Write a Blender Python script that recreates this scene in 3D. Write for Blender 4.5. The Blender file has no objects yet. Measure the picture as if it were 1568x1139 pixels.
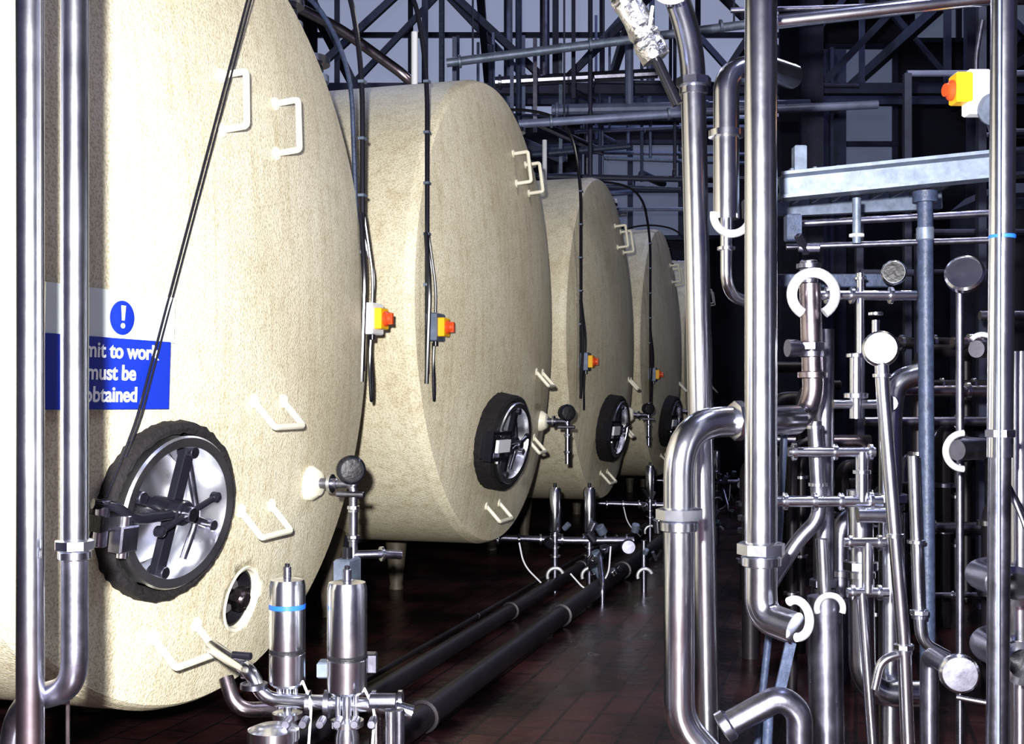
import bpy, math, random
from mathutils import Vector, Matrix
random.seed(7)
sc = bpy.context.scene
sc.view_settings.view_transform = 'Standard'
try: sc.view_settings.look = 'Medium High Contrast'
except Exception as ex: print('look', ex)
V = Vector
# ------------------------------------------------------------------ materials
def mat(name, col, rough=0.5, metal=0.0, noise=0.0, nscale=20, bump=0.0, bscale=80, emit=None, estr=0, rvar=0.0, spec=None, col2=None):
    m = bpy.data.materials.new(name); m.use_nodes = True
    nt = m.node_tree; b = nt.nodes['Principled BSDF']
    b.inputs['Base Color'].default_value = (*col, 1)
    b.inputs['Roughness'].default_value = rough
    b.inputs['Metallic'].default_value = metal
    if spec is not None: b.inputs['Specular IOR Level'].default_value = spec
    tc = nt.nodes.new('ShaderNodeTexCoord')
    if noise > 0 or rvar > 0 or col2:
        n = nt.nodes.new('ShaderNodeTexNoise'); n.inputs['Scale'].default_value = nscale
        n.inputs['Detail'].default_value = 8; n.inputs['Roughness'].default_value = .65
        nt.links.new(tc.outputs['Object'], n.inputs['Vector'])
        if noise > 0 or col2:
            r = nt.nodes.new('ShaderNodeValToRGB')
            c2 = col2 if col2 else tuple(c*(1-noise) for c in col)
            r.color_ramp.elements[0].position = .32; r.color_ramp.elements[1].position = .68
            r.color_ramp.elements[0].color = (*c2, 1); r.color_ramp.elements[1].color = (*col, 1)
            nt.links.new(n.outputs['Fac'], r.inputs['Fac']); nt.links.new(r.outputs['Color'], b.inputs['Base Color'])
        if rvar > 0:
            mr = nt.nodes.new('ShaderNodeMapRange')
            mr.inputs['To Min'].default_value = max(0, rough-rvar); mr.inputs['To Max'].default_value = rough+rvar
            nt.links.new(n.outputs['Fac'], mr.inputs['Value']); nt.links.new(mr.outputs['Result'], b.inputs['Roughness'])
    if bump > 0:
        n2 = nt.nodes.new('ShaderNodeTexNoise'); n2.inputs['Scale'].default_value = bscale; n2.inputs['Detail'].default_value = 3
        bp = nt.nodes.new('ShaderNodeBump'); bp.inputs['Strength'].default_value = bump; bp.inputs['Distance'].default_value = .01
        nt.links.new(tc.outputs['Object'], n2.inputs['Vector']); nt.links.new(n2.outputs['Fac'], bp.inputs['Height'])
        nt.links.new(bp.outputs['Normal'], b.inputs['Normal'])
    if emit:
        b.inputs['Emission Color'].default_value = (*emit, 1); b.inputs['Emission Strength'].default_value = estr
    return m
def tank_paint():
    m = bpy.data.materials.new('textured_cream_cladding'); m.use_nodes = True
    nt = m.node_tree; b = nt.nodes['Principled BSDF']; L = nt.links.new
    b.inputs['Roughness'].default_value = .48; b.inputs['Specular IOR Level'].default_value = .4
    tc = nt.nodes.new('ShaderNodeTexCoord')
    def noise(scale, det, vec=None):
        n = nt.nodes.new('ShaderNodeTexNoise'); n.inputs['Scale'].default_value = scale; n.inputs['Detail'].default_value = det
        L(vec or tc.outputs['Object'], n.inputs['Vector']); return n
    def ramp(src, p0, c0, p1, c1):
        r = nt.nodes.new('ShaderNodeValToRGB'); e = r.color_ramp.elements
        e[0].position = p0; e[1].position = p1; e[0].color = (*c0,1); e[1].color = (*c1,1); L(src, r.inputs['Fac']); return r
    def mul(a, b_, f=1):
        x = nt.nodes.new('ShaderNodeMixRGB'); x.blend_type = 'MULTIPLY'; x.inputs[0].default_value = f
        L(a, x.inputs[1]); L(b_, x.inputs[2]); return x.outputs[0]
    base = ramp(noise(1.3, 5).outputs['Fac'], .3, (.62,.565,.42), .7, (.77,.73,.585))
    spk = ramp(noise(120, 2).outputs['Fac'], .38, (.55,.52,.45), .52, (1,1,1))
    blo = ramp(noise(14, 5).outputs['Fac'], .30, (.78,.75,.68), .50, (1,1,1))
    mp = nt.nodes.new('ShaderNodeMapping'); mp.inputs['Scale'].default_value = (9, 16, .6); L(tc.outputs['Object'], mp.inputs['Vector'])
    strk = ramp(noise(2.0, 6, mp.outputs['Vector']).outputs['Fac'], .34, (.72,.66,.56), .50, (1,1,1))
    c = mul(mul(mul(base.outputs[0], spk.outputs[0], .6), strk.outputs[0], .36), blo.outputs[0], .45)
    L(c, b.inputs['Base Color'])
    n2 = noise(120, 3); bp = nt.nodes.new('ShaderNodeBump'); bp.inputs['Strength'].default_value = .5; bp.inputs['Distance'].default_value = .0085
    L(n2.outputs['Fac'], bp.inputs['Height']); L(bp.outputs['Normal'], b.inputs['Normal'])
    return m
CREAM = tank_paint()
CREAM2 = mat('cream_fittings', (.80,.77,.64), .4, 0, .15, 8)
LEGM = mat('dark_leg_paint', (.12,.10,.075), .6, 0, .5, 14)  # darker, mottled version of cream for the legs
STEEL = mat('stainless_steel', (.80,.82,.90), .22, 1, 0, 9, .03, 30, rvar=.07)
POL = mat('polished_door_steel', (.90,.91,.95), .30, 1, 0, 6, .04, 14, rvar=.12)
DULL = mat('dull_steel', (.34,.34,.43), .34, 1, .4, 12, .05, 40, rvar=.1)
COPPER = mat('tarnished_pipe', (.44,.38,.42), .28, 1, .35, 8, rvar=.1)
FLOORP = mat('floor_pipe', (.025,.020,.028), .45, .3, .3, 8)
BLACK = mat('black_rubber', (.012,.011,.016), .5, 0, .3, 20, .3, 60)
BLACKG = mat('black_gloss', (.015,.015,.022), .22, 0)
CHAR = mat('charred_lagging', (.012,.009,.012), .85, 0, .4, 25, 1.0, 40)
DSTEEL = mat('dark_steelwork', (.045,.052,.095), .55, .2, .4, 6)
BSTEEL = mat('blue_grey_paint', (.055,.075,.14), .5, .1, .5, 30, .2, 60)
GREYP = mat('galvanised', (.20,.24,.33), .5, .4, .45, 18)
MIDBLUE = mat('pale_duct', (.20,.23,.36), .5, .2, .4, 6)
YEL = mat('yellow_plastic', (.80,.44,.02), .35)
RED = mat('red_plastic', (.6,.08,.02), .35)
WHITE = mat('white_plastic', (.74,.75,.80), .35)
BLUE = mat('sign_blue', (.008,.03,.33), .4)
SIGNW = mat('sign_white', (.70,.78,.78), .4)
TXT = mat('sign_lettering', (.9,.93,.95), .5)
FOIL = mat('foil', (.85,.86,.92), .3, 1, 0, 10, 1.0, 40)
BTAPE = mat('blue_tape', (.02,.12,.55), .4)
CERAM = mat('clamp_white', (.68,.69,.74), .3, .5)
GLASSY = mat('window_pane', (.10,.12,.2), .4, 0, .3, 2, emit=(.34,.38,.54), estr=.66)
GLASSD = mat('window_pane_dim', (.06,.07,.12), .4, 0, .3, 2, emit=(.26,.30,.44), estr=.28)
WALLM = mat('dark_wall', (.025,.025,.045), .8, 0, .5, 2, .2, 30)
CEILM = mat('dark_roof', (.02,.022,.042), .8, 0, .5, 2)
def floor_mat():
    m = bpy.data.materials.new('quarry_tiles'); m.use_nodes = True
    nt = m.node_tree; b = nt.nodes['Principled BSDF']
    tc = nt.nodes.new('ShaderNodeTexCoord'); mp = nt.nodes.new('ShaderNodeMapping')
    mp.inputs['Rotation'].default_value = (0,0,math.radians(-73.7))
    br = nt.nodes.new('ShaderNodeTexBrick'); br.inputs['Scale'].default_value = 1
    br.inputs['Brick Width'].default_value = .30; br.inputs['Row Height'].default_value = .15
    br.inputs['Mortar Size'].default_value = .008
    br.inputs['Color1'].default_value = (.034,.014,.015,1); br.inputs['Color2'].default_value = (.022,.011,.013,1)
    br.inputs['Mortar'].default_value = (.010,.007,.01,1)
    n = nt.nodes.new('ShaderNodeTexNoise'); n.inputs['Scale'].default_value = 1.6; n.inputs['Detail'].default_value = 8
    r = nt.nodes.new('ShaderNodeValToRGB'); r.color_ramp.elements[0].position=.38; r.color_ramp.elements[1].position=.64
    r.color_ramp.elements[0].color=(.25,.25,.32,1); r.color_ramp.elements[1].color=(2.0,1.7,1.6,1)
    mx = nt.nodes.new('ShaderNodeMixRGB'); mx.blend_type='MULTIPLY'; mx.inputs[0].default_value=1
    L = nt.links.new
    L(tc.outputs['Object'], mp.inputs['Vector']); L(mp.outputs['Vector'], br.inputs['Vector'])
    L(tc.outputs['Object'], n.inputs['Vector']); L(n.outputs['Fac'], r.inputs['Fac'])
    L(br.outputs['Color'], mx.inputs[1]); L(r.outputs['Color'], mx.inputs[2]); L(mx.outputs[0], b.inputs['Base Color'])
    mr = nt.nodes.new('ShaderNodeMapRange'); mr.inputs['To Min'].default_value=.10; mr.inputs['To Max'].default_value=.48
    L(n.outputs['Fac'], mr.inputs['Value']); L(mr.outputs['Result'], b.inputs['Roughness'])
    ad = nt.nodes.new('ShaderNodeMath'); ad.operation='ADD'
    n3 = nt.nodes.new('ShaderNodeTexNoise'); n3.inputs['Scale'].default_value = 14; n3.inputs['Detail'].default_value=4; L(tc.outputs['Object'], n3.inputs['Vector'])
    L(br.outputs['Fac'], ad.inputs[0]); L(n3.outputs['Fac'], ad.inputs[1])
    bp = nt.nodes.new('ShaderNodeBump'); bp.inputs['Strength'].default_value=.45; bp.inputs['Distance'].default_value=.010; bp.invert=True
    L(ad.outputs[0], bp.inputs['Height']); L(bp.outputs['Normal'], b.inputs['Normal'])
    return m
FLOORM = floor_mat()
# ------------------------------------------------------------------ mesh builder
def frame(d):
    d = V(d).normalized()
    a = V((0,0,1)) if abs(d.z) < .95 else V((0,1,0))
    x = a.cross(d).normalized(); y = d.cross(x).normalized()
    return x, y, d
def fil(pts, f):
    pts = [V(p) for p in pts]
    if f <= 0 or len(pts) < 3: return pts
    out = [pts[0]]
    for i in range(1, len(pts)-1):
        a, p, c = pts[i-1], pts[i], pts[i+1]
        t = min(f, (a-p).length*.49, (c-p).length*.49)
        s = p+(a-p).normalized()*t; e = p+(c-p).normalized()*t
        for k in range(9):
            q = k/8; out.append(s*(1-q)**2*1 + p*2*q*(1-q)*1 + e*q*q)
    out.append(pts[-1]); return out
class B:
    def __init__(s, name): s.n=name; s.v=[]; s.f=[]; s.m=[]; s.mats=[]
    def mi(s, m):
        if m not in s.mats: s.mats.append(m)
        return s.mats.index(m)
    def add(s, vs, fs, m):
        o=len(s.v); s.v += [tuple(x) for x in vs]; k=s.mi(m)
        for f in fs: s.f.append([i+o for i in f]); s.m.append(k)
    def tube(s, pts, r, m=STEEL, f=.08, seg=16, caps=True, jit=0):
        P = fil(pts, f)
        Q=[P[0]]
        for p in P[1:]:
            if (p-Q[-1]).length>1e-5: Q.append(p)
        P=Q; n=len(P); vs=[]; fs=[]
        t=(P[1]-P[0]).normalized(); x,y,_=frame(t)
        for i in range(n):
            if i==0: tt=(P[1]-P[0]).normalized()
            elif i==n-1: tt=(P[-1]-P[-2]).normalized()
            else: tt=((P[i]-P[i-1]).normalized()+(P[i+1]-P[i]).normalized()).normalized()
            x=(x-tt*x.dot(tt)).normalized(); y=tt.cross(x)
            for k in range(seg):
                a=2*math.pi*k/seg; rr=r*(1+random.uniform(-jit,jit))
                vs.append(P[i]+x*math.cos(a)*rr+y*math.sin(a)*rr)
        for i in range(n-1):
            for k in range(seg):
                k2=(k+1)%seg
                fs.append([i*seg+k,i*seg+k2,(i+1)*seg+k2,(i+1)*seg+k])
        if caps:
            fs.append(list(range(seg))[::-1]); fs.append([(n-1)*seg+k for k in range(seg)])
        s.add(vs,fs,m); return s
    def lathe(s, o, d, prof, m=STEEL, seg=32, jit=0):
        o=V(o); x,y,z=frame(d); vs=[]; fs=[]
        for (r,h) in prof:
            for k in range(seg):
                a=2*math.pi*k/seg; rr=r*(1+random.uniform(-jit,jit))
                vs.append(o+z*h+x*math.cos(a)*rr+y*math.sin(a)*rr)
        n=len(prof)
        for i in range(n-1):
            for k in range(seg):
                k2=(k+1)%seg; fs.append([i*seg+k,i*seg+k2,(i+1)*seg+k2,(i+1)*seg+k])
        if prof[0][0]>1e-4: fs.append(list(range(seg))[::-1])
        if prof[-1][0]>1e-4: fs.append([(n-1)*seg+k for k in range(seg)])
        s.add(vs,fs,m); return s
    def shell(s, o, d, prof, m=STEEL, seg=48, jit=0):   # closed ring profile (no end caps)
        o=V(o); x,y,z=frame(d); vs=[]; fs=[]; n=len(prof)
        js=[[1+random.uniform(-jit,jit) for k in range(seg)] for _ in range(n)]
        for i,(r,h) in enumerate(prof):
            for k in range(seg):
                a=2*math.pi*k/seg; rr=r*js[i][k]
                vs.append(o+z*h+x*math.cos(a)*rr+y*math.sin(a)*rr)
        for i in range(n):
            i2=(i+1)%n
            for k in range(seg):
                k2=(k+1)%seg; fs.append([i*seg+k,i*seg+k2,i2*seg+k2,i2*seg+k])
        s.add(vs,fs,m); return s
    def cyl(s,a,b,r,m=STEEL,seg=24,bev=.12):
        a=V(a);b=V(b);L=(b-a).length;e=min(r*bev,L*.3)
        return s.lathe(a,b-a,[(r-e,0),(r,e),(r,L-e),(r-e,L)],m,seg)
    def box(s,c,sz,m,ax=None):
        c=V(c); X,Y,Z = ax if ax else (V((1,0,0)),V((0,1,0)),V((0,0,1)))
        hx,hy,hz=sz[0]/2,sz[1]/2,sz[2]/2; bv=min(hx,hy,hz)*.2
        vs=[];fs=[]
        def ring(h,dx,dy): return [c+X*a*(hx-dx)+Y*b_*(hy-dy)+Z*h for a,b_ in((-1,-1),(1,-1),(1,1),(-1,1))]
        for h,d in((-hz,bv),(-hz+bv,0),(hz-bv,0),(hz,bv)): vs+=ring(h,d,d)
        for i in range(3):
            for k in range(4): fs.append([i*4+k,i*4+(k+1)%4,i*4+4+(k+1)%4,i*4+4+k])
        fs.append([3,2,1,0]); fs.append([12,13,14,15])
        s.add(vs,fs,m); return s
    def beam(s,a,b,w,h,m):
        a=V(a);b=V(b);x,y,z=frame(b-a)
        return s.box((a+b)/2,(w,h,(b-a).length),m,(x,y,z))
    def arc(s,c,nrm,R,r,a0,a1,m,up=None,seg=12,flat=None):
        c=V(c);x,y,z=frame(nrm)
        N=28; pts=[c+x*math.cos(math.radians(a0+(a1-a0)*i/N))*R+y*math.sin(math.radians(a0+(a1-a0)*i/N))*R for i in range(N+1)]
        return s.tube(pts,r,m,0,seg)
    def union(s,c,d,r,m=STEEL):   # dairy union: liner, hex nut
        c=V(c);d=V(d).normalized()
        s.lathe(c-d*r*.9,d,[(r*1.02,0),(r*1.22,r*.1),(r*1.22,r*.6),(r*1.02,r*.7)],m,24)
        s.lathe(c-d*r*.2,d,[(r*1.2,0),(r*1.5,r*.1),(r*1.5,r*.75),(r*1.2,r*.85)],m,8)
        return s
    def clamp(s,c,d,r,m=STEEL):
        c=V(c);d=V(d).normalized()
        s.lathe(c-d*r*.35,d,[(r,0),(r*1.4,r*.1),(r*1.4,r*.6),(r,r*.7)],m,20); return s
    def stretch(s,c,ax,f):
        c=V(c)
        s.v=[tuple(V(q)+ax*((V(q)-c).dot(ax)*(f-1))) for q in s.v]; return s
    def done(s,parent=None,angle=35,loc=None):
        me=bpy.data.meshes.new(s.n); me.from_pydata(s.v,[],s.f); me.update()
        for m in s.mats: me.materials.append(m)
        me.polygons.foreach_set('material_index',s.m)
        me.polygons.foreach_set('use_smooth',[True]*len(s.f))
        me.set_sharp_from_angle(angle=math.radians(angle))
        ob=bpy.data.objects.new(s.n,me); sc.collection.objects.link(ob)
        if parent: ob.parent=parent
        return ob
def empty(name,loc=(0,0,0),rz=0):
    e=bpy.data.objects.new(name,None); e.empty_display_size=.2; e.location=loc; e.rotation_euler=(0,0,rz)
    sc.collection.objects.link(e); return e
# ------------------------------------------------------------------ room
b=B('floor'); b.box((2,11,-.05),(22,26,.1),FLOORM); b.done()
b=B('ceiling'); b.box((2,11,9.6),(22,26,.2),CEILM); b.done()
b=B('wall_back'); b.box((2,21.1,4.75),(22,.2,9.5),WALLM); b.done()
b=B('wall_right'); b.box((10,10.9,4.75),(.2,20.2,9.5),WALLM); b.done()
b=B('wall_left'); b.box((-8.5,10.9,4.75),(.2,20.2,9.5),WALLM); b.done()
def window(name,x0,x1,z0,z1,nx,nz,pm):
    b=B(name); y=20.93
    b.box(((x0+x1)/2,y,(z0+z1)/2),(x1-x0,.05,z1-z0),pm)
    for i in range(nx+1):
        x=x0+(x1-x0)*i/nx; b.box((x,y-.04,(z0+z1)/2),(.09,.1,z1-z0+.1),DSTEEL)
    for i in range(nz+1):
        z=z0+(z1-z0)*i/nz; b.box(((x0+x1)/2,y-.05,z),(x1-x0+.1,.1,.09),DSTEEL)
    b.done()
window('window_1',-3.5,5.0,6.3,9.3,5,2,GLASSY)
window('window_2',5.6,6.8,5.0,7.6,1,3,GLASSD)
window('window_3',7.1,9.6,7.7,9.2,3,1,GLASSD)
window('window_4',1.2,3.9,4.2,5.9,3,2,GLASSD)
def truss(y,z0,z1,x0=-7,x1=9.5,n=11):
    b=B('roof_truss'); w=.12
    b.beam((x0,y,z0),(x1,y,z0),w,w,DSTEEL); b.beam((x0,y,z1),(x1,y,z1+.5),w,w,DSTEEL)
    dx=(x1-x0)/n
    for i in range(n):
        x=x0+dx*i; za=z1+.5*(i/n); zb=z1+.5*((i+1)/n)
        b.beam((x,y,z0),(x,y,za),.07,.07,DSTEEL)
        if i%2: b.beam((x,y,z0),(x+dx,y,zb),.08,.08,DSTEEL)
        else: b.beam((x,y,za),(x+dx,y,z0),.08,.08,DSTEEL)
    b.done()
truss(13.5,4.9,6.1); truss(16.8,5.6,7.0)
b=B('roof_purlins')
for x in (-5,-2.6,-.4,1.6,3.4,5.6,7.8): b.beam((x,8,6.45),(x,20.8,6.5),.1,.16,DSTEEL)
b.done()
for x,y in ((3.0,12.2),(5.1,12.6),(4.6,17.0)):
    b=B('steel_column')
    b.beam((x,y,0),(x,y,6.4),.05,.22,DSTEEL); b.beam((x-.12,y,0),(x-.12,y,6.4),.22,.03,DSTEEL); b.beam((x+.12,y,0),(x+.12,y,6.4),.22,.03,DSTEEL)
    b.done()
# overhead service pipes
b=B('overhead_pipe'); b.tube([(-.50,9,3.92),(.93,9,4.10),(3.2,9,4.4)],.034,GREYP,0)
for x,z in((-.4,3.93),(.6,4.06),(1.6,4.2)): b.clamp((x,9,z),(1,0,.12),.036,GREYP); b.tube([(x+.1,9,z),(x+.1,9,9.45)],.008,DSTEEL,0,8)
b.done()
b=B('overhead_pipe'); b.tube([(.05,9,3.45),(1.26,9,3.53),(2.8,9,3.6)],.032,MIDBLUE,0)
for x,z in((.3,3.47),(1.2,3.53)): b.clamp((x,9,z),(1,0,.06),.034,GREYP); b.tube([(x+.1,9,z),(x+.1,9,9.45)],.008,DSTEEL,0,8)
b.done()
b=B('overhead_pipe'); b.tube([(-1.9,8.9,4.45),(-1.3,8.9,4.15),(-.75,8.9,3.75),(-.7,9.3,3.6)],.04,COPPER,.15); b.done()
for i in range(36):
    y=random.uniform(11,18.5); f=y/1800
    x0=(random.uniform(640,1010)-784)*f; L=random.uniform(.8,3.0)
    z=1.35+(610-random.uniform(120,360))*f
    z=max(z,3.55) if x0<2.6 else z
    m=random.choice([DSTEEL,MIDBLUE,DULL,BSTEEL,GREYP,MIDBLUE]); r=random.uniform(.02,.055)
    b=B('overhead_pipe')
    if random.random()<.55:
        b.tube([(x0,y,z),(x0+L,y,z+random.uniform(-.1,.15))],r,m,0,10); b.clamp((x0+.05,y,z),(1,0,0),r,m); b.clamp((x0+L*.6,y,z+.02),(1,0,0),r,m)
        b.tube([(x0+L*.3,y,z),(x0+L*.3,y,z+random.uniform(.6,2))],r*.8,m,0,10)
    else:
        b.tube([(x0,y,z),(x0+.27*L,y+.5*L,z)],r,m,0,10)
        b.beam((x0,y,z-.1),(x0,y,z+random.uniform(.8,2)),.04,.04,m)
    b.done()
# ------------------------------------------------------------------ tanks
RZ=math.radians(-16.3); R=1.465; DH=.17
def h(r): return DH*(1-(min(r,R)/R)**2.3)
def F(u,v,off=0): return V((h(math.hypot(u,v)),u,v))+N(u,v)*off
def N(u,v):
    r=math.hypot(u,v); e=1e-3; s=-(h(r+e)-h(r))/e
    return V((1,s*u/max(r,1e-6),s*v/max(r,1e-6))).normalized()
def grip(b,u,v,du,dv,out=.13,down=0.0):
    a=F(u-du/2,v-dv/2); c=F(u+du/2,v+dv/2); n=V((out,0,-down))
    b.tube([a,a+n,c+n,c],.012,CREAM2,.015,10)
    n=V((1,0,0)); b.cyl(a-n*.01,a+n*.010,.026,CREAM2); b.cyl(c-n*.01,c+n*.010,.026,CREAM2)
def tank(T,cfg):
    e=empty('storage_tank',T,RZ)
    s=B('insulated_shell'); o=V((0,0,0))
    prof=[(0,-5.2),(1.0,-5.15),(R,-5.0),(R,-3.4),(R,-1.7),(R,-.05),(R-.012,-.010)]
    for i in range(1,31):
        r=(R-.022)*(1-(i-1)/30); prof.append((r,h(r)))
    prof.append((.0,h(0)))
    s.lathe(o,(1,0,0),prof,CREAM,128); sh=s.done(e,12)
    # cut manway and side port
    cut=B('cutter'); mu,mv=cfg['man']; n=N(mu,mv); p=F(mu,mv)
    cut.lathe(p-n*.20,n,[(.285,0),(.285,.5)],CHAR,48,0)
    if 'port' in cfg:
        pu,pv=cfg['port']; q=F(pu,pv); qn=N(pu,pv); cut.lathe(q-qn*.12,qn,[(.125,0),(.125,.4)],CHAR,40)
    co=cut.done(e); md=sh.modifiers.new('cut','BOOLEAN'); md.object=co; md.operation='DIFFERENCE'; md.solver='EXACT'
    bpy.context.view_layer.update(); dg=bpy.context.evaluated_depsgraph_get()
    nm=bpy.data.meshes.new_from_object(sh.evaluated_get(dg)); sh.modifiers.clear(); sh.data=nm
    bpy.data.objects.remove(co)
    # manway: black lagged neck standing proud, polished ring and dished door, clamp bars
    m=B('manway_door'); ux=V((0,1,0)); ux=(ux-n*ux.dot(n)).normalized(); vz=n.cross(ux)
    p=p+n*cfg.get('neck',.07)
    m.shell(p,n,[(.262,-.23),(.256,-.015),(.276,.0),(.292,-.012),(.300,-.13),(.284,-.15),(.284,-.23)],CHAR,90,.016)
    m.lathe(p-n*.225,n,[(.0,0),(.275,0)],BLACK,40)
    m.shell(p,n,[(.244,-.22),(.246,-.01),(.252,.010),(.246,.018),(.216,.014),(.210,-.01),(.208,-.20)],POL,64)
    m.lathe(p,n,[(.207,-.165),(.19,-.155),(.185,-.13),(.10,-.100),(.04,-.090),(0,-.088)],POL,56)
    for a,L_,w_ in ((78,.43,.045),(160,.39,.03)):
        d=ux*math.cos(math.radians(a))+vz*math.sin(math.radians(a)); sd=n.cross(d)
        m.box(p-n*.025,(L_,w_,.03),BLACKG,(d,sd,n))
        for q_ in (-1,1): m.cyl(p+d*q_*L_*.46-n*.05,p+d*q_*L_*.46+n*.010,.020,DULL)
    m.cyl(p-n*.10,p+n*.03,.042,BLACKG); m.cyl(p+n*.03,p+n*.060,.024,DULL)
    for a in (20,):
        d=ux*math.cos(math.radians(a))+vz*math.sin(math.radians(a)); m.tube([p-d*.13+n*.04,p+d*.13+n*.04],.011,BLACKG,0,8)
        for q_ in(-1,1): m.lathe(p+d*q_*.13+n*.04-n*.018,n,[(.008,0),(.018,.008),(.018,.028),(.008,.036)],BLACKG,14)
    m.tube([p+ux*.06+vz*.16-n*.03,p+ux*.12-vz*.03-n*.02,p+ux*.08-vz*.17-n*.03],.012,DULL,.05)
    # hinge on left side
    m.box(p-ux*.29+n*.0,(.12,.05,.06),BLACK,(ux,vz,n)); m.cyl(p-ux*.33-vz*.07+n*.01,p-ux*.33+vz*.07+n*.01,.02,DULL)
    m.box(p-ux*.26-vz*.05+n*.03,(.07,.08,.05),DULL,(ux,vz,n)); m.cyl(p-ux*.26-vz*.11+n*.03,p-ux*.26+vz*.02+n*.03,.018,STEEL)
    m.tube([p-ux*.36+vz*.06+n*.0,p-ux*.30+vz*.05+n*.03,p-ux*.22+vz*.0+n*.03,p-ux*.06+n*.02],.016,BLACKG,.05)
    m.stretch(p,ux,cfg.get('st',1.12)); m.done(e)
    if cfg.get('frame'):
        k=B('manway_latch'); c=p-ux*.38+n*.04+vz*.0
        for dz in(-.075,.075): k.box(c+vz*dz,(.30,.022,.05),BLACKG,(ux,vz,n))
        for dx in(-.145,.145): k.box(c+ux*dx,(.022,.17,.05),BLACKG,(ux,vz,n))
        k.box(c-n*.04,(.28,.15,.03),BLACKG,(ux,vz,n))
        k.box(c+ux*.04+n*.02,(.21,.075,.02),WHITE,(ux,vz,n)); k.done(e)
    if 'port' in cfg:
        k=B('drain_port'); k.shell(q,qn,[(.108,-.118),(.112,.0),(.124,.006),(.130,-.01),(.124,-.118)],CREAM2,40,.01)
        k.lathe(q-qn*.115,qn,[(0,0),(.115,0)],BLACK,30); k.shell(q,qn,[(.095,-.117),(.100,-.02),(.1075,-.02),(.1075,-.117)],BLACK,30)
        k.cyl(q-qn*.11,q+qn*.02,.03,COPPER); k.lathe(q-qn*.07,qn,[(.03,0),(.065,.0),(.065,.02),(.03,.02)],DULL,24)
        k.lathe(q-qn*.02,qn,[(.03,0),(.05,.0),(.05,.03),(.03,.03)],COPPER,6); k.done(e)
    g=B('grab_rails')
    for (u,v) in cfg['vgrips']: grip(g,u,v,.03,.20,.10,-.01)
    for (u,v) in cfg['steps']: grip(g,u,v,.24,0,.085,.095)
    g.done(e)
    # sampling fitting with dial
    fu,fv=cfg['dial']; a=F(fu,fv); k=B('sample_cock')
    k.lathe(a,(1,0,0),[(.075,-.05),(.072,.02),(.05,.05),(.03,.055)],CREAM2,28)
    k.cyl(a,a+V((.13,0,0)),.022,DULL); k.clamp(a+V((.10,0,0)),(1,0,0),.028,STEEL)
    k.tube([a+V((.13,0,0)),a+V((.20,0,0)),a+V((.20,0,-.30))],.018,DULL,.03)
    k.lathe(a+V((.20,-.03,.06)),(.55,-.83,0),[(.035,-.04),(.055,-.03),(.060,.02),(.05,.035)],BLACKG,28)
    k.lathe(a+V((.20,-.03,.06)),(.55,-.83,0),[(.044,.036),(.04,.037),(0,.0375)],BLACK,28)
    k.cyl(a+V((.20,0,-.01)),a+V((.20,0,.03)),.02,DULL)
    k.union(a+V((.20,0,-.10)),(0,0,1),.018,STEEL); k.union(a+V((.20,0,-.22)),(0,0,1),.018,DULL)
    k.cyl(a+V((.14,-.03,-.04)),a+V((.26,-.03,-.04)),.012,DULL)
    if cfg.get('box'):
        k.box(a+V((.20,-.06,-.36)),(.07,.11,.13),GREYP); k.cyl(a+V((.20,-.06,-.30)),a+V((.20,-.06,-.25)),.02,BLACKG)
        k.tube([a+V((.20,0,-.29)),a+V((.30,.06,-.29)),a+V((.36,.12,-.30))],.018,DULL,.03); k.clamp(a+V((.30,.06,-.29)),(.6,.6,0),.022,STEEL)
        k.tube([a+V((.20,-.08,-.42)),a+V((.20,-.12,-.6)),a+V((.22,-.08,-.68)),a+V((.22,0,-.5))],.005,WHITE,.08,8)
        k.tube([a+V((.20,-.08,-.42)),a+V((.19,-.12,-.58)),a+V((.24,-.08,-.64)),a+V((.25,0,-.45))],.004,WHITE,.08,8)
    k.done(e)
    # isolator and cable
    iu,iv,out=cfg['iso']; a=V((h(min(R,abs(iu)))+0.0,iu,iv)) ; k=B('isolator_switch'); a.x+=out
    k.beam((a.x-out-.05,iu,iv),(a.x,iu,iv),.02,.1,GREYP)
    k.box(a,(.06,.13,.15),WHITE if cfg.get('box') else GREYP); k.box(a+V((.045,-.0,0)),(.04,.09,.10),YEL)
    k.lathe(a+V((.065,0,0)),(1,0,0),[(.036,0),(.036,.012),(.024,.02),(.022,.035)],RED,20)
    k.box(a+V((.095,0,0)),(.02,.018,.055),RED)
    if cfg.get('box'): k.box(a+V((-.06,-.16,.0)),(.02,.20,.15),WHITE)
    k.cyl(a+V((0,0,-.1)),a+V((0,0,-.07)),.014,BLACKG)
    k.done(e)
    k=B('cable_conduit'); cx=a.x-.03; cu=iu-.05
    zt=R+.28
    k.tube([(cx-1.3,cu-.1,zt-.05),(cx-.6,cu-.06,zt+.12),(cx-.1,cu,zt-.0),(cx,cu,zt-.5),(cx-.0,cu,0.3),(cx,cu,iv-.25)],.013,BLACKG,.3,8)
    if cfg.get('box'):
        k.tube([(cx-1.6,cu-.1,zt-.02),(cx-.8,cu-.06,zt+.0),(cx-.3,cu,zt-.1),(cx-.06,cu,zt-.5),(cx-.02,cu-.01,0.3),(cx,cu,iv-.25)],.012,BSTEEL,.3,8)
    k.tube([(cx+.0,cu+.02,iv+.5),(cx+.03,cu+.06,iv+.2),(cx+.01,cu+.06,iv-.25),(cx+.0,cu+.11,iv-.42),(cx+.0,iu+.07,iv-.30),(cx+.0,iu+.03,iv-.08)],.008,BLACKG,.09,8)
    k.tube([(cx,cu-.02,iv+.5),(cx+.03,cu-.04,iv+.2),(cx+.0,cu-.01,iv-.3)],.012,BLACKG,.09,8)
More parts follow.
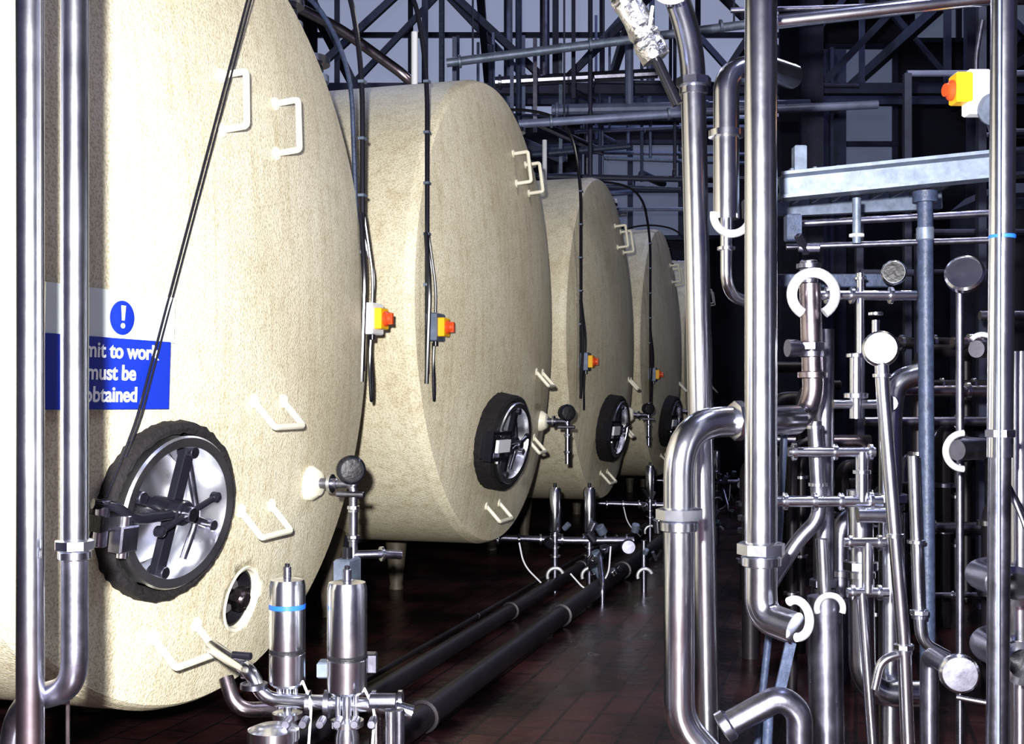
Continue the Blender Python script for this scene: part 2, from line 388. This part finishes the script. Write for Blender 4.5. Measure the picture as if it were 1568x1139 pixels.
    k.tube([(cx,cu+.02,iv+.38),(cx+.02,cu+.10,iv+.22),(cx+.02,iu+.02,iv+.08)],.006,WHITE,.09,8)
    for i in range(5): k.box((cx,cu,zt-.6-i*.27),(.03,.04,.014),GREYP)
    k.done(e)
    # top fittings
    k=B('top_fittings')
    for (xx,yy,hh) in ((-.55,.0,.42),(-.25,.55,.16),(-.12,.80,.14),(-.10,1.02,.12)):
        zb=math.sqrt(R*R-yy*yy)-.02
        if hh>.3: k.cyl((xx,yy,zb),(xx,yy,zb+hh),.022,WHITE)
        else:
            k.cyl((xx,yy,zb-.05),(xx,yy,zb+hh),.07,DULL); k.lathe((xx,yy,zb+hh),(0,0,1),[(.07,0),(.1,0),(.1,.03),(.05,.035)],STEEL,24)
            k.lathe((xx,yy,zb+.04),(0,0,1),[(.07,0),(.095,0),(.095,.03),(.07,.035)],GREYP,24)
    k.tube([(-.6,.35,R-.05),(-.6,.35,R+.05),(-.15,.45,R+.05),(-.15,.5,R-.09)],.024,DULL,.06)
    k.lathe((-.4,.2,R-.04),(0,0,1),[(.14,0),(.14,.06),(.05,.09)],CREAM2,28)
    k.done(e)
    # saddle legs
    k=B('support_legs'); zb=-T[2]
    for xx in (-.9,-2.6,-4.4):
        for yy in (-.55,.55):
            zt=-math.sqrt(R*R-yy*yy)+.03
            k.lathe((xx,yy,zb),(0,0,1),[(.05,0),(.05,.02),(.045,.03),(.10,zt-zb-.02),(.10,zt-zb)],LEGM,16)
        k.box((xx,0,-R+.03),(.12,1.0,.08),DSTEEL)
    k.done(e)
    return e
base=dict(man=(-.33,-.80),vgrips=[(.10,.95),(.45,.945)],steps=[(.60,-.36),(.48,-.81),(-.22,-1.20)],dial=(.80,-.70),iso=(-1.30,-.16,.03),frame=True,neck=.10,st=1.22)
c1=dict(man=(-.46,-.725),port=(.10,-1.11),vgrips=[(-.15,.68),(.26,.68)],steps=[(.16,-.37),(.12,-.77),(-.32,-1.15)],dial=(.60,-.71),iso=(1.38,.02,.04),box=True,neck=.045,st=1.16)
t1=tank((-1.115,4.32,1.71),c1)
def rowp(T,k): return (T[0]+.9437*k,T[1]+3.225*k,T[2])
T2=(-.112,7.56,1.890)
tank(T2,base)
c3=dict(base); c3['iso']=(-1.20,-.24,.05); tank(rowp(T2,1),c3)
c4=dict(base); c4['iso']=(-1.20,-.28,.05); tank(rowp(T2,2),c4); tank(rowp(T2,3),c4)
# ---- sign on the first tank
sg=empty('permit_to_work_sign'); sg.parent=t1
cu,cv=-.785,-.215
n=N(cu,cv); ux=V((0,1,0)); ux=(ux-n*ux.dot(n)).normalized(); vz=n.cross(ux)
M=Matrix((ux,vz,n)).transposed().to_4x4(); M.translation=F(cu,cv,.012)
sg.matrix_local=M
k=B('plate'); k.box((.01,.108,0),(.55,.145,.004),SIGNW); k.box((0,-.07,.003),(.53,.215,.004),BLUE)
k.lathe((.04,.100,.003),(0,0,1),[(.052,0),(.052,.003),(.048,.004)],BLUE,40)
k.lathe((.04,.076,.007),(0,0,1),[(.008,0),(.008,.002),(.006,.002)],TXT,20)
k.add([(.030,.137,.0085),(.050,.137,.0085),(.046,.092,.0085),(.034,.092,.0085)],[[3,2,1,0]],TXT); k.done(sg)
def text(t,x,y,size,par):
    c=bpy.data.curves.new('lettering','FONT'); c.body=t; c.size=size; c.align_x='CENTER'; c.extrude=.0008; c.offset=.0013
    c.materials.append(TXT); o=bpy.data.objects.new('lettering',c); sc.collection.objects.link(o); o.parent=par; o.location=(x,y,.0065)
text('Permit to work',0,-.022,.065,sg); text('must be',0,-.088,.065,sg); text('obtained',0,-.154,.065,sg)
# cables hanging over first tank
k=B('hanging_cable')
k.tube([V((.20,.06,1.36)),V((.17,-.70,-.42)),V((.15,-.76,-.56)),V((.11,-.86,-.78)),V((.07,-.88,-1.05))],.0042,BLACKG,.06,8)
k.tube([V((.20,.085,1.36)),V((.17,-.68,-.42)),V((.13,-.74,-.60))],.0035,BLACKG,.05,8)
k.done(t1)
# ------------------------------------------------------------------ left foreground risers
k=B('foreground_riser_pipe')
k.tube([(-.985,2.4,3.4),(-.983,2.4,0)],.028,STEEL,0,24); k.done()
k=B('foreground_riser_pipe')
k.tube([(-.893,2.4,1.03),(-.893,2.4,.88),(-.893,2.4,.76),(-1.06,2.50,.70),(-1.07,2.50,0)],.027,DULL,.10,24)
k.tube([(-.893,2.4,3.4),(-.893,2.4,1.02)],.0275,STEEL,.10,24)
k.union((-.893,2.4,1.045),(0,0,1),.027); k.done()
k=B('slim_conduit'); k.tube([(-.945,2.5,3.4),(-.945,2.5,0)],.005,COPPER,0,10); k.done()
# ------------------------------------------------------------------ front valves under first tank
PM=empty('pneumatic_valve_manifold')
def pneu(name,x,y,zt,zb,r,band=True):
    k=B(name); L=zt-zb
    k.lathe((x,y,zb),(0,0,1),[(r*.8,0),(r,.01),(r,L*.30),(r*.93,L*.31),(r*.93,L*.34),(r,L*.35),(r,L*.93),(r*.92,L*.985),(r*.5,L)],STEEL,40)
    k.cyl((x,y,zt),(x,y,zt+.035),r*.22,DULL); k.cyl((x,y,zt+.03),(x,y,zt+.045),r*.14,BLACKG)
    if band: k.cyl((x,y,zb+L*.70),(x,y,zb+L*.78),r*1.02,BTAPE,32)
    k.cyl((x,y,zb+L*.30),(x,y,zb+L*.35),r*1.01,BLACK,32)
    for dx in (-r*.45,r*.45): k.cyl((x+dx,y,zb-.07),(x+dx,y,zb+.01),r*.15,STEEL)
    k.cyl((x,y,zb-.09),(x,y,zb),r*.25,STEEL)
    k.clamp((x,y,zb-.09),(0,0,1),r*.6)
    k.lathe((x,y,zb-.26),(0,0,1),[(r*.45,0),(r*.6,.03),(r*.6,.13),(r*.45,.17)],STEEL,32)
    k.tube([(x,y,zb-.2),(x,y,0)],r*.4,DULL,0)
    k.tube([(x+r*.9,y-.02,zb+.02),(x+r*1.5,y-.05,zb-.04),(x+r*1.3,y-.05,zb-.2)],.004,WHITE,.03,8)
    return k
pneu('actuator_1',-.688,3.6,.80,.47,.055).done(PM)
pneu('actuator_2',-.498,3.55,.80,.46,.060,False).done(PM)
k=B('header_pipe')
k.tube([(-.98,3.84,.54),(-.92,3.76,.53),(-.80,3.6,.515),(-.76,3.6,.43),(-.368,3.55,.42),(-.30,3.55,.40)],.022,STEEL,.06,20)
for x in (-.83,-.62,-.42,-.34): k.clamp((x,3.65 if x<-.8 else 3.58,.515 if x<-.8 else .425),(1,0,0),.026)
k.cyl((-.70,3.45,.16),(-.70,3.45,.36),.052,STEEL); k.lathe((-.70,3.45,.34),(0,0,1),[(.05,0),(.075,.01),(.075,.04),(.05,.05)],STEEL,32)
k.tube([(-.70,3.45,.2),(-.70,3.45,0)],.04,DULL,0)
k.tube([(-.36,3.5,.42),(-.36,3.5,.25),(-.30,3.5,.20),(-.30,3.5,0)],.018,STEEL,.04)
k.lathe((-.37,3.45,.27),(0,-1,.2),[(.03,0),(.034,.01),(.03,.02)],DULL,20)
k.tube([(-.90,3.70,.47),(-.86,3.66,.38),(-.72,3.75,.36),(-.5,3.95,.36),(-.46,3.98,.30),(-.46,3.98,0)],.024,COPPER,.08)
k.box((-.57,3.7,.50),(.08,.06,.05),GREYP); k.box((-.44,3.65,.53),(.04,.05,.06),DULL)
for i in range(6): k.cyl((-.66+i*.05,3.42,.40),(-.66+i*.05,3.48,.40),.012,DULL)
k.cyl((-.42,3.46,.46),(-.34,3.46,.46),.022,DULL); k.cyl((-.33,3.44,.34),(-.33,3.44,.44),.016,DULL)
k.clamp((-.56,3.56,.425),(1,0,0),.03,DULL); k.clamp((-.79,3.6,.47),(0,0,1),.03,DULL); k.cyl((-.86,3.62,.56),(-.80,3.60,.56),.012,BLACKG)
k.done(PM)
# ------------------------------------------------------------------ floor pipes along the aisle
r_=V((.281,.960,0))
def along(p,s,z=None): q=V(p)+r_*s; return q
for p,rr,s0,s1 in (((.30,8.2,.06),.045,-5.6,9),((.60,8.0,.07),.055,-5.9,10),((.10,8.2,.03),.014,-4.5,3)):
    k=B('floor_pipe_run')
    k.tube([along(p,s0),along(p,s1)],rr,FLOORP,0,20)
    for s in (-3.4,-1.1,.8,3.2):
        k.clamp(along(p,s),r_,rr*.88,FLOORP)
    k.done()
# valve clusters between tanks
def cluster(o,s=1,n=2,seed=1):
    rnd=random.Random(seed); o=V(o); k=B('valve_cluster')
    for i in range(n):
        x=o.x+i*.24
        k.lathe((x,o.y,.42),(0,0,1),[(.035,0),(.042,.01),(.042,.29),(.03,.31)],STEEL,24); k.cyl((x,o.y,.73),(x,o.y,.76),.012,BLACKG)
        k.tube([(x,o.y,.42),(x,o.y,.0)],.022,DULL,0); k.clamp((x,o.y,.40),(0,0,1),.028); k.clamp((x,o.y,.25),(0,0,1),.028); k.clamp((x,o.y,.31),(0,0,1),.024,STEEL)
        k.arc((x,o.y-.06,.12),(0,-1,0),.055,.012,20,200,CERAM)
    k.tube([(o.x-.48,o.y+.1,.37),(o.x+.1,o.y,.36),(o.x+.55,o.y,.36)],.024,DULL,.05)
    for i in range(7): k.clamp((o.x-.4+i*.15,o.y+.02,.365),(1,0,0),.027,rnd.choice([STEEL,DULL,BLACKG]))
    for i in range(18):
        x=o.x+rnd.uniform(-.1,.75); z=rnd.uniform(.10,.45)
        k.cyl((x,o.y-.08,z),(x+rnd.uniform(-.05,.05),o.y-.1,z+rnd.uniform(.03,.1)),rnd.uniform(.012,.035),rnd.choice([STEEL,DULL,BLACKG,GREYP]))
    k.tube([(o.x+.38,o.y-.1,.33),(o.x+.36,o.y-.15,.12),(o.x+.22,o.y-.2,.02),(o.x+.1,o.y-.15,.15)],.006,WHITE,.15,8)
    k.tube([(o.x-.25,o.y-.05,.35),(o.x-.22,o.y-.1,.2),(o.x-.1,o.y-.1,.08)],.006,WHITE,.1,8)
    k.lathe((o.x+.5,o.y-.1,.33),(0,-1,0),[(.05,0),(.055,.02),(.045,.04)],DULL,24)
    k.tube([(o.x+.30,o.y-.1,.28),(o.x+.30,o.y-.4,.10),(o.x+.30,o.y-.4,0)],.02,DULL,.05)
    k.tube([(o.x+.62,o.y,.36),(o.x+.62,o.y,.05),(o.x+.62,o.y,0)],.02,DULL,.05); k.arc((o.x+.62,o.y-.06,.12),(0,-1,0),.05,.012,20,200,CERAM)
    k.done()
cluster((.30,8.2,0),1,2,1); cluster((1.28,10.9,0),1,2,2); cluster((2.2,14,0),1,2,3)
# ------------------------------------------------------------------ right-hand foreground pipework
k=B('stainless_riser_pipe')   # main vertical
k.tube([(.72,3.4,3.4),(.72,3.4,.72),(.80,3.32,.70)],.0465,STEEL,.07,28); k.union((.72,3.4,.905),(0,0,1),.0465)
k.arc((.80,3.31,.73),(.5,-.8,.2),.052,.013,-100,110,CERAM)
k.beam((.79,3.33,.66),(.745,3.33,.46),.03,.01,BSTEEL); k.done()
k=B('stainless_riser_pipe')   # rear vertical
k.tube([(.50,4.5,3.25),(.60,4.5,2.98),(.69,4.5,2.70),(.75,4.5,.0)],.048,STEEL,.12,24); k.union((.695,4.5,2.55),(0,0,1),.045); k.done()
k=B('swan_neck_pipe')
k.tube([(.93,3.86,1.28),(.86,3.79,1.28),(.512,3.6,1.275),(.512,3.6,.36),(.60,3.6,.26),(.66,3.6,.20),(.66,3.6,0)],.048,STEEL,.16,28)
k.union((.512,3.6,.985),(0,0,1),.048); k.union((.72,3.70,1.28),(-1,-.3,0),.042); k.done()
k=B('drain_elbow_pipe')
k.tube([(.60,3.30,.43),(.745,3.27,.52),(.80,3.27,.48),(.80,3.27,0)],.036,DULL,.07,24)
k.lathe((.60,3.30,.43),(-.85,0,-.53),[(.036,-.02),(.045,-.01),(.045,.012),(.025,.016)],DULL,24)
k.tube([(.72,3.30,.46),(.70,3.30,0)],.014,BSTEEL,0); k.done()
k=B('hanging_loop_pipe')
k.tube([(1.0,4.2,2.50),(.86,4.04,2.49),(.729,4.0,2.46),(.729,4.0,1.96)],.044,STEEL,.12,24)
k.arc((.745,3.98,1.97),(0,-1,0),.062,.014,170,370,CERAM)
k.tube([(.729,4.0,1.97),(.729,4.0,1.75),(.76,4.05,1.70),(.90,4.15,1.67)],.020,STEEL,.07); k.clamp((.729,4.0,1.86),(0,0,1),.022)
k.clamp((.729,4,2.25),(0,0,1),.043); k.done()
k=B('foil_wrapped_pipe')
k.tube([(.36,4.4,3.05),(.42,4.4,2.86),(.50,4.4,2.70),(.54,4.4,2.62)],.055,FOIL,.05,14,True,.14)
k.tube([(.54,4.4,2.62),(.62,4.4,2.45)],.02,BLACKG,0)
k.cyl((.30,4.4,3.25),(.36,4.4,3.05),.05,FOIL)
k.tube([(.42,4.35,2.9),(.40,4.3,2.75),(.5,4.3,2.68),(.52,4.35,2.8)],.007,WHITE,.05,8)
k.done()
k=B('overhead_riser_cluster')
k.tube([(.68,4.2,3.3),(.66,4.2,2.85),(.60,4.2,2.78),(.52,4.2,2.9)],.03,STEEL,.08); k.clamp((.665,4.2,2.95),(0,0,1),.035)
k.tube([(.55,4.3,3.2),(.58,4.3,2.78)],.014,STEEL,0); k.union((.58,4.3,2.85),(0,0,1),.02)
k.arc((.56,4.15,2.82),(0,-1,0),.07,.01,150,360,WHITE)
k.done()
k=B('overhead_header_pipe')
k.tube([(.88,3.9,2.60),(1.9,3.8,2.685),(3.2,3.7,2.80)],.024,STEEL,0,20); k.clamp((1.62,3.83,2.66),(1,0,.1),.026)
k.tube([(.80,4.3,2.77),(2.6,4.3,2.82)],.010,DULL,0); k.done()
k=B('support_frame')   # painted channel with posts
k.beam((1.0,4.4,2.135),(1.86,4.2,2.19),.012,.085,GREYP)
k.beam((1.0,4.36,2.178),(1.86,4.16,2.233),.09,.012,GREYP); k.beam((1.0,4.36,2.092),(1.86,4.16,2.147),.09,.012,GREYP)
for i in range(10): k.beam((1.04+i*.085,4.36,2.19+i*.0054),(1.04+i*.085,5.1,2.19+i*.0054),.012,.03,GREYP)
k.beam((1.0,5.1,2.17),(1.86,5.1,2.21),.05,.08,GREYP)
k.box((1.07,4.38,2.235),(.045,.05,.11),GREYP)
k.tube([(1.518,4.32,2.1),(1.53,4.32,0)],.028,BSTEEL,0,20); k.tube([(1.80,5.1,2.2),(1.80,5.1,0)],.028,BSTEEL,0,20)
k.lathe((1.518,4.32,2.07),(0,0,1),[(.045,0),(.045,.04)],BSTEEL,20); k.cyl((1.518,4.32,1.93),(1.518,4.32,1.98),.032,GREYP)
k.tube([(1.05,4.45,2.01),(1.86,4.35,2.04)],.013,DULL,0); k.tube([(1.05,4.5,1.93),(1.86,4.4,1.945)],.012,DULL,0)
k.tube([(1.29,4.4,2.1),(1.29,4.4,1.93)],.016,GREYP,0); k.clamp((1.29,4.4,1.96),(0,0,1),.02,WHITE)
k.box((1.20,4.5,1.80),(.5,.04,.05),BSTEEL)
k.done()
k=B('edge_riser_pipe')
k.tube([(1.262,3.0,3.1),(1.245,3.0,1.20)],.032,STEEL,0,24); k.tube([(1.245,3.0,1.24),(1.235,3.0,0)],.028,DULL,0,24)
k.union((1.246,3.0,1.255),(0,0,1),.026,DULL); k.cyl((1.251,3,1.755),(1.251,3,1.77),.0335,BTAPE)
k.tube([(1.205,2.9,3.1),(1.198,2.9,0)],.004,GREYP,0,8); k.done()
k=B('emergency_isolator')
k.box((1.56,3.95,2.375),(.075,.06,.15),WHITE); k.box((1.508,3.95,2.39),(.055,.07,.10),YEL)
k.lathe((1.482,3.95,2.385),(-1,-.2,0),[(.034,0),(.034,.01),(.022,.02),(.022,.03)],RED,20)
k.lathe((1.60,3.92,2.31),(0,-1,0),[(.050,0),(.055,.02),(.045,.035)],GREYP,24); k.tube([(1.56,3.95,2.42),(1.56,3.95,2.50),(1.58,3.95,2.62)],.008,DULL,.03)
k.tube([(1.59,3.95,2.33),(1.70,4.1,2.2)],.012,DULL,0)
k.done()
# central product valve stack
k=B('product_valve_stack')
k.tube([(1.013,4.0,1.74),(1.025,4.0,1.36),(.99,3.99,1.285),(.94,3.92,1.282)],.036,COPPER,.08,24)
k.arc((1.013,3.95,1.70),(0,-1,0),.073,.018,-60,240,CERAM)
k.union((1.018,4,1.52),(0,0,1),.034,DULL); k.clamp((1.022,4,1.43),(0,0,1),.036,COPPER)
k.cyl((1.01,4,1.74),(1.01,4,1.82),.03,DULL); k.clamp((1.01,4,1.80),(0,0,1),.03,DULL); k.beam((1.0,3.98,1.84),(.96,3.95,1.90),.02,.02,BLACKG); k.cyl((.97,3.98,1.86),(1.04,3.97,1.86),.015,DULL)
k.box((.955,4.0,1.93),(.05,.05,.09),BSTEEL)
k.lathe((.96,3.98,1.52),(-1,-.2,0),[(.02,-.04),(.03,0),(.03,.03)],DULL,16)
k.done()
def vslim(name,parts):
    k=B(name)
    for it in parts:
        if it[0]=='t': k.tube(it[1],it[2],it[3] if len(it)>3 else STEEL,.045,18)
        elif it[0]=='c': k.clamp(it[1],it[2],it[3])
        elif it[0]=='u': k.union(it[1],it[2],it[3])
        elif it[0]=='a': k.arc(it[1],(0,-1,0),it[2],it[3],it[4],it[5],CERAM)
        elif it[0]=='d': # dial / disc facing the aisle
            k.lathe(it[1],it[4] if len(it)>4 else (-.3,-1,.1),[(it[2]*.9,0),(it[2],.008),(it[2],.03),(it[2]*.88,.038),(it[2]*.86,.034),(0,.034)],STEEL,32)
            k.lathe(V(it[1])+V(it[4] if len(it)>4 else (-.3,-1,.1)).normalized()*.035,it[4] if len(it)>4 else (-.3,-1,.1),[(it[2]*.84,0),(0,.001)],it[3],32)
    k.done()
UP=(0,0,1); XX=(1,0,0)
vslim('pressure_gauge_standpipe',[('t',[(1.132,3.6,1.46),(1.135,3.6,1.38),(1.20,3.6,.60),(1.225,3.6,0)],.021),('d',(1.135,3.62,1.50),.055,WHITE),
  ('c',(1.133,3.6,1.42),UP,.02),('u',(1.20,3.6,.585),UP,.021),('c',(1.17,3.6,.93),UP,.021),('t',[(1.20,3.6,.57),(1.13,3.6,.55),(1.11,3.6,.46)],.014),
  ('t',[(1.16,3.75,1.60),(1.16,3.75,1.50)],.012),('c',(1.16,3.75,1.62),UP,.016)])
vslim('tee_manifold',[('t',[(.94,4,1.168),(1.235,4,1.168)],.017),('t',[(1.19,4,1.168),(1.19,4,1.0)],.021),('c',(.96,4,1.168),XX,.022),('c',(1.10,4,1.168),XX,.02),('c',(1.22,4,1.168),XX,.02),
  ('t',[(.90,4,1.0),(1.26,4,1.0)],.019),('c',(.93,4,1.0),XX,.022),('c',(1.03,4,1.0),XX,.022),('c',(1.12,4,1.0),XX,.022),('t',[(1.17,3.98,.955),(1.29,3.98,.955)],.026),('c',(1.22,4,1.0),XX,.024),
  ('t',[(1.13,4,.86),(1.27,4,.86)],.017),('c',(1.15,4,.86),XX,.019),('c',(1.25,4,.86),XX,.019),('t',[(1.21,4,.86),(1.21,4,.69)],.019),('t',[(1.14,4,.69),(1.28,4,.69)],.017),('c',(1.16,4,.69),XX,.019),('c',(1.25,4,.69),XX,.019),
  ('t',[(1.19,4,.69),(1.24,4,.0)],.018),('c',(1.19,4,1.10),UP,.022)])
vslim('product_line',[('t',[(1.055,4.1,1.27),(1.072,4.1,.93),(1.0,4.1,.86),(.90,4.1,.70),(.86,4.1,.62)],.026,DULL),('c',(1.056,4.1,1.25),UP,.023),('c',(1.066,4.1,1.05),UP,.023),
  ('t',[(1.08,4.1,.86),(1.09,4.1,.66)],.023),('a',(1.09,4.03,.63),.045,.011,-20,200),('t',[(1.09,4.1,.66),(1.10,4.1,0)],.06,DULL),
  ('t',[(.95,4.1,1.24),(.93,4.1,.85),(.84,4.1,0)],.013,BSTEEL)])
vslim('drain_line',[('t',[(1.40,4.1,1.15),(1.42,4.1,.58),(1.43,4.1,.50),(1.52,4.1,.45)],.02),('u',(1.42,4.1,.60),UP,.022),('c',(1.41,4.1,.85),UP,.022)
  ,('d',(1.385,3.65,.50),.06,DULL,(-.2,-1,.05)),('t',[(1.385,3.68,.50),(1.385,3.9,.50),(1.385,3.9,0)],.03,DULL),('t',[(1.385,3.66,.42),(1.50,3.6,.41)],.008)])
vslim('upper_branch_valves',[('t',[(1.10,4.22,1.72),(1.45,4.22,1.72)],.018),('c',(1.13,4.22,1.72),XX,.022),('c',(1.22,4.22,1.72),XX,.022),('c',(1.36,4.22,1.72),XX,.022),
  ('d',(1.60,4.15,1.78),.068,STEEL,(-.5,-1,.4)),('a',(1.60,4.0,1.52),.048,.009,-60,140),('a',(1.46,3.8,1.18),.058,.011,90,270),
  ('t',[(1.25,4.22,1.80),(1.25,4.22,1.5)],.014),('c',(1.25,4.22,1.78),UP,.016),('t',[(1.20,4.1,1.50),(1.20,4.1,1.28)],.022),('c',(1.20,4.1,1.50),UP,.024),('c',(1.20,4.1,1.36),UP,.03),
  ('t',[(1.12,4.1,1.33),(1.34,4.1,1.33)],.016),('d',(1.30,4.05,1.33),.030,DULL),('t',[(1.46,3.86,1.18),(1.60,3.95,1.18),(1.62,4.2,1.18)],.034,DULL),
  ('t',[(1.60,4.05,1.52),(1.72,4.15,1.52)],.03,DULL),
  ('d',(1.38,4.25,1.80),.045,BLACK),('t',[(1.60,4.2,1.75),(1.62,4.25,0)],.014,DULL)])
k=B('hose_bundle')
for i in range(7):
    x=1.36+i*.025; z=1.05-i*.05
    k.tube([(x,3.3,z+.12),(x+.04,3.25,z),(x+.08,3.22,z-.15),(x+.14,3.2,z-.25),(x+.14,3.2,0)],.007+.002*(i%3),[DULL,STEEL,BLACKG][i%3],.12,10)
k.done()
k=B('edge_branch_pipes')   # larger lines at the right edge
for (x,z,rr) in ((1.50,.79,.050),(1.52,.56,.054)):
    k.shell((x,3.5,z),(-.1,-1,.1),[(rr*.98,-.14),(rr*.98,-.03),(rr*1.2,-.03),(rr*1.2,.0),(rr*.8,.005),(rr*.8,-.14)],STEEL,32)
    k.lathe((x,3.5,z),(-.1,-1,.1),[(rr*.8,-.12),(0,-.12)],BLACK,28)
    k.tube([(x+.01,3.62,z-.01),(x+.03,3.9,z-.02),(x+.25,4.1,z-.02)],rr*.9,DULL,.1,20)
k.tube([(1.62,3.75,1.5),(1.62,3.75,0)],.035,STEEL,0)
k.tube([(1.33,4.5,1.0),(1.34,4.5,.30),(1.40,4.5,.22),(1.62,4.5,.22)],.05,STEEL,.12); k.union((1.335,4.5,.70),UP,.045)
k.tube([(1.62,4.6,1.45),(1.50,4.6,1.42),(1.48,4.6,1.30),(1.48,4.6,0)],.045,STEEL,.12); k.union((1.48,4.6,.95),UP,.045)
k.tube([(1.22,4.6,1.62),(1.22,4.6,0)],.04,DULL,0); k.union((1.22,4.6,.62),UP,.038,DULL)
k.done()
# background pipework behind the frame
k=B('background_pipework'); rnd=random.Random(11)
for i in range(28):
    y=rnd.uniform(5.3,8.5); x=rnd.uniform(.20,.46)*y
    z1=rnd.uniform(.7,1.7); r=rnd.uniform(.025,.055); m=rnd.choice([DULL,FLOORP,DULL,FLOORP,FLOORP])
    k.tube([(x,y,0),(x,y,z1),(x+rnd.uniform(.1,.35),y+.05,z1)],r,m,.12,12)
    for q in range(2):
        zz=rnd.uniform(.2,z1-.1); k.clamp((x,y,zz),UP,r*1.05,rnd.choice([STEEL,DULL]))
for i in range(10):
    y=rnd.uniform(5.3,8.5); x=rnd.uniform(.2,.42)*y; z=rnd.uniform(.3,1.8); L=rnd.uniform(.25,.8)
    r=rnd.uniform(.014,.035); k.tube([(x,y,z),(x+L,y,z),(x+L,y,0)],r,rnd.choice([DULL,FLOORP,DULL,COPPER]),.07,12)
    k.clamp((x+.1,y,z),XX,r*1.1); k.clamp((x+L*.6,y,z),XX,r*1.1)
for i in range(7):
    y=rnd.uniform(7,9.5); x=rnd.uniform(.28,.42)*y; z=rnd.uniform(2.2,4.0)
    k.tube([(x,y,z),(x+rnd.uniform(.5,1.6),y,z)],rnd.uniform(.015,.03),rnd.choice([DSTEEL,DSTEEL,MIDBLUE]),0,10)
    k.beam((x,y,0),(x,y,z),.05,.05,DSTEEL)
k.done()
k=B('control_cabinet')
k.box((4.9,10.5,1.6),(1.6,1.0,3.2),DSTEEL)
for i in range(3): k.box((4.4+i*.5,9.98,1.8),(.44,.03,2.4),WALLM)
k.box((4.9,9.97,3.0),(1.4,.03,.1),BSTEEL); k.done()
# ------------------------------------------------------------------ added fill lamps, shaped as ceiling battens out of view
def fill_lamp(x,y,z,p,col=(.85,.9,1),L=1.5):
    e=empty('added_fill_lamp',(x,y,z),RZ)
    k=B('housing'); k.box((0,0,.05),(.12,L,.06),WHITE); k.tube([(0,-L/2+.2,.08),(0,-L/2+.2,9.45-z)],.008,DSTEEL,0,8); k.tube([(0,L/2-.2,.08),(0,L/2-.2,9.45-z)],.008,DSTEEL,0,8); k.done(e)
    l=bpy.data.lights.new('fill_light','AREA'); l.shape='RECTANGLE'; l.size=.08; l.size_y=L; l.energy=p; l.color=col
    o=bpy.data.objects.new('fill_light',l); sc.collection.objects.link(o); o.parent=e; o.location=(0,0,0)
fill_lamp(2.6,6.2,5.2,62,(1,.95,.88)); fill_lamp(1.9,3.2,5.2,36,(.62,.66,1)); fill_lamp(-2.0,12.2,8.6,90,(.65,.72,1)); fill_lamp(3.2,15.5,8.8,130,(.65,.7,1)); fill_lamp(6.0,12,8.4,90,(.6,.65,1))
# camera flash
l=bpy.data.lights.new('camera_flash','POINT'); l.energy=2200; l.shadow_soft_size=.04; l.color=(1,.985,.96)
o=bpy.data.objects.new('camera_flash',l); o.location=(-.12,-.02,1.52); sc.collection.objects.link(o)
w=bpy.data.worlds.new('World'); sc.world=w; w.use_nodes=True
w.node_tree.nodes['Background'].inputs[0].default_value=(.24,.23,.52,1); w.node_tree.nodes['Background'].inputs[1].default_value=.15
# ------------------------------------------------------------------ camera
cam=bpy.data.cameras.new('camera'); co=bpy.data.objects.new('camera',cam); sc.collection.objects.link(co)
co.location=(0,0,1.35); co.rotation_euler=(math.pi/2,0,0)
cam.sensor_width=36; cam.lens=36*1800/1568; cam.shift_y=40.5/1568; cam.clip_start=.05
sc.camera=co
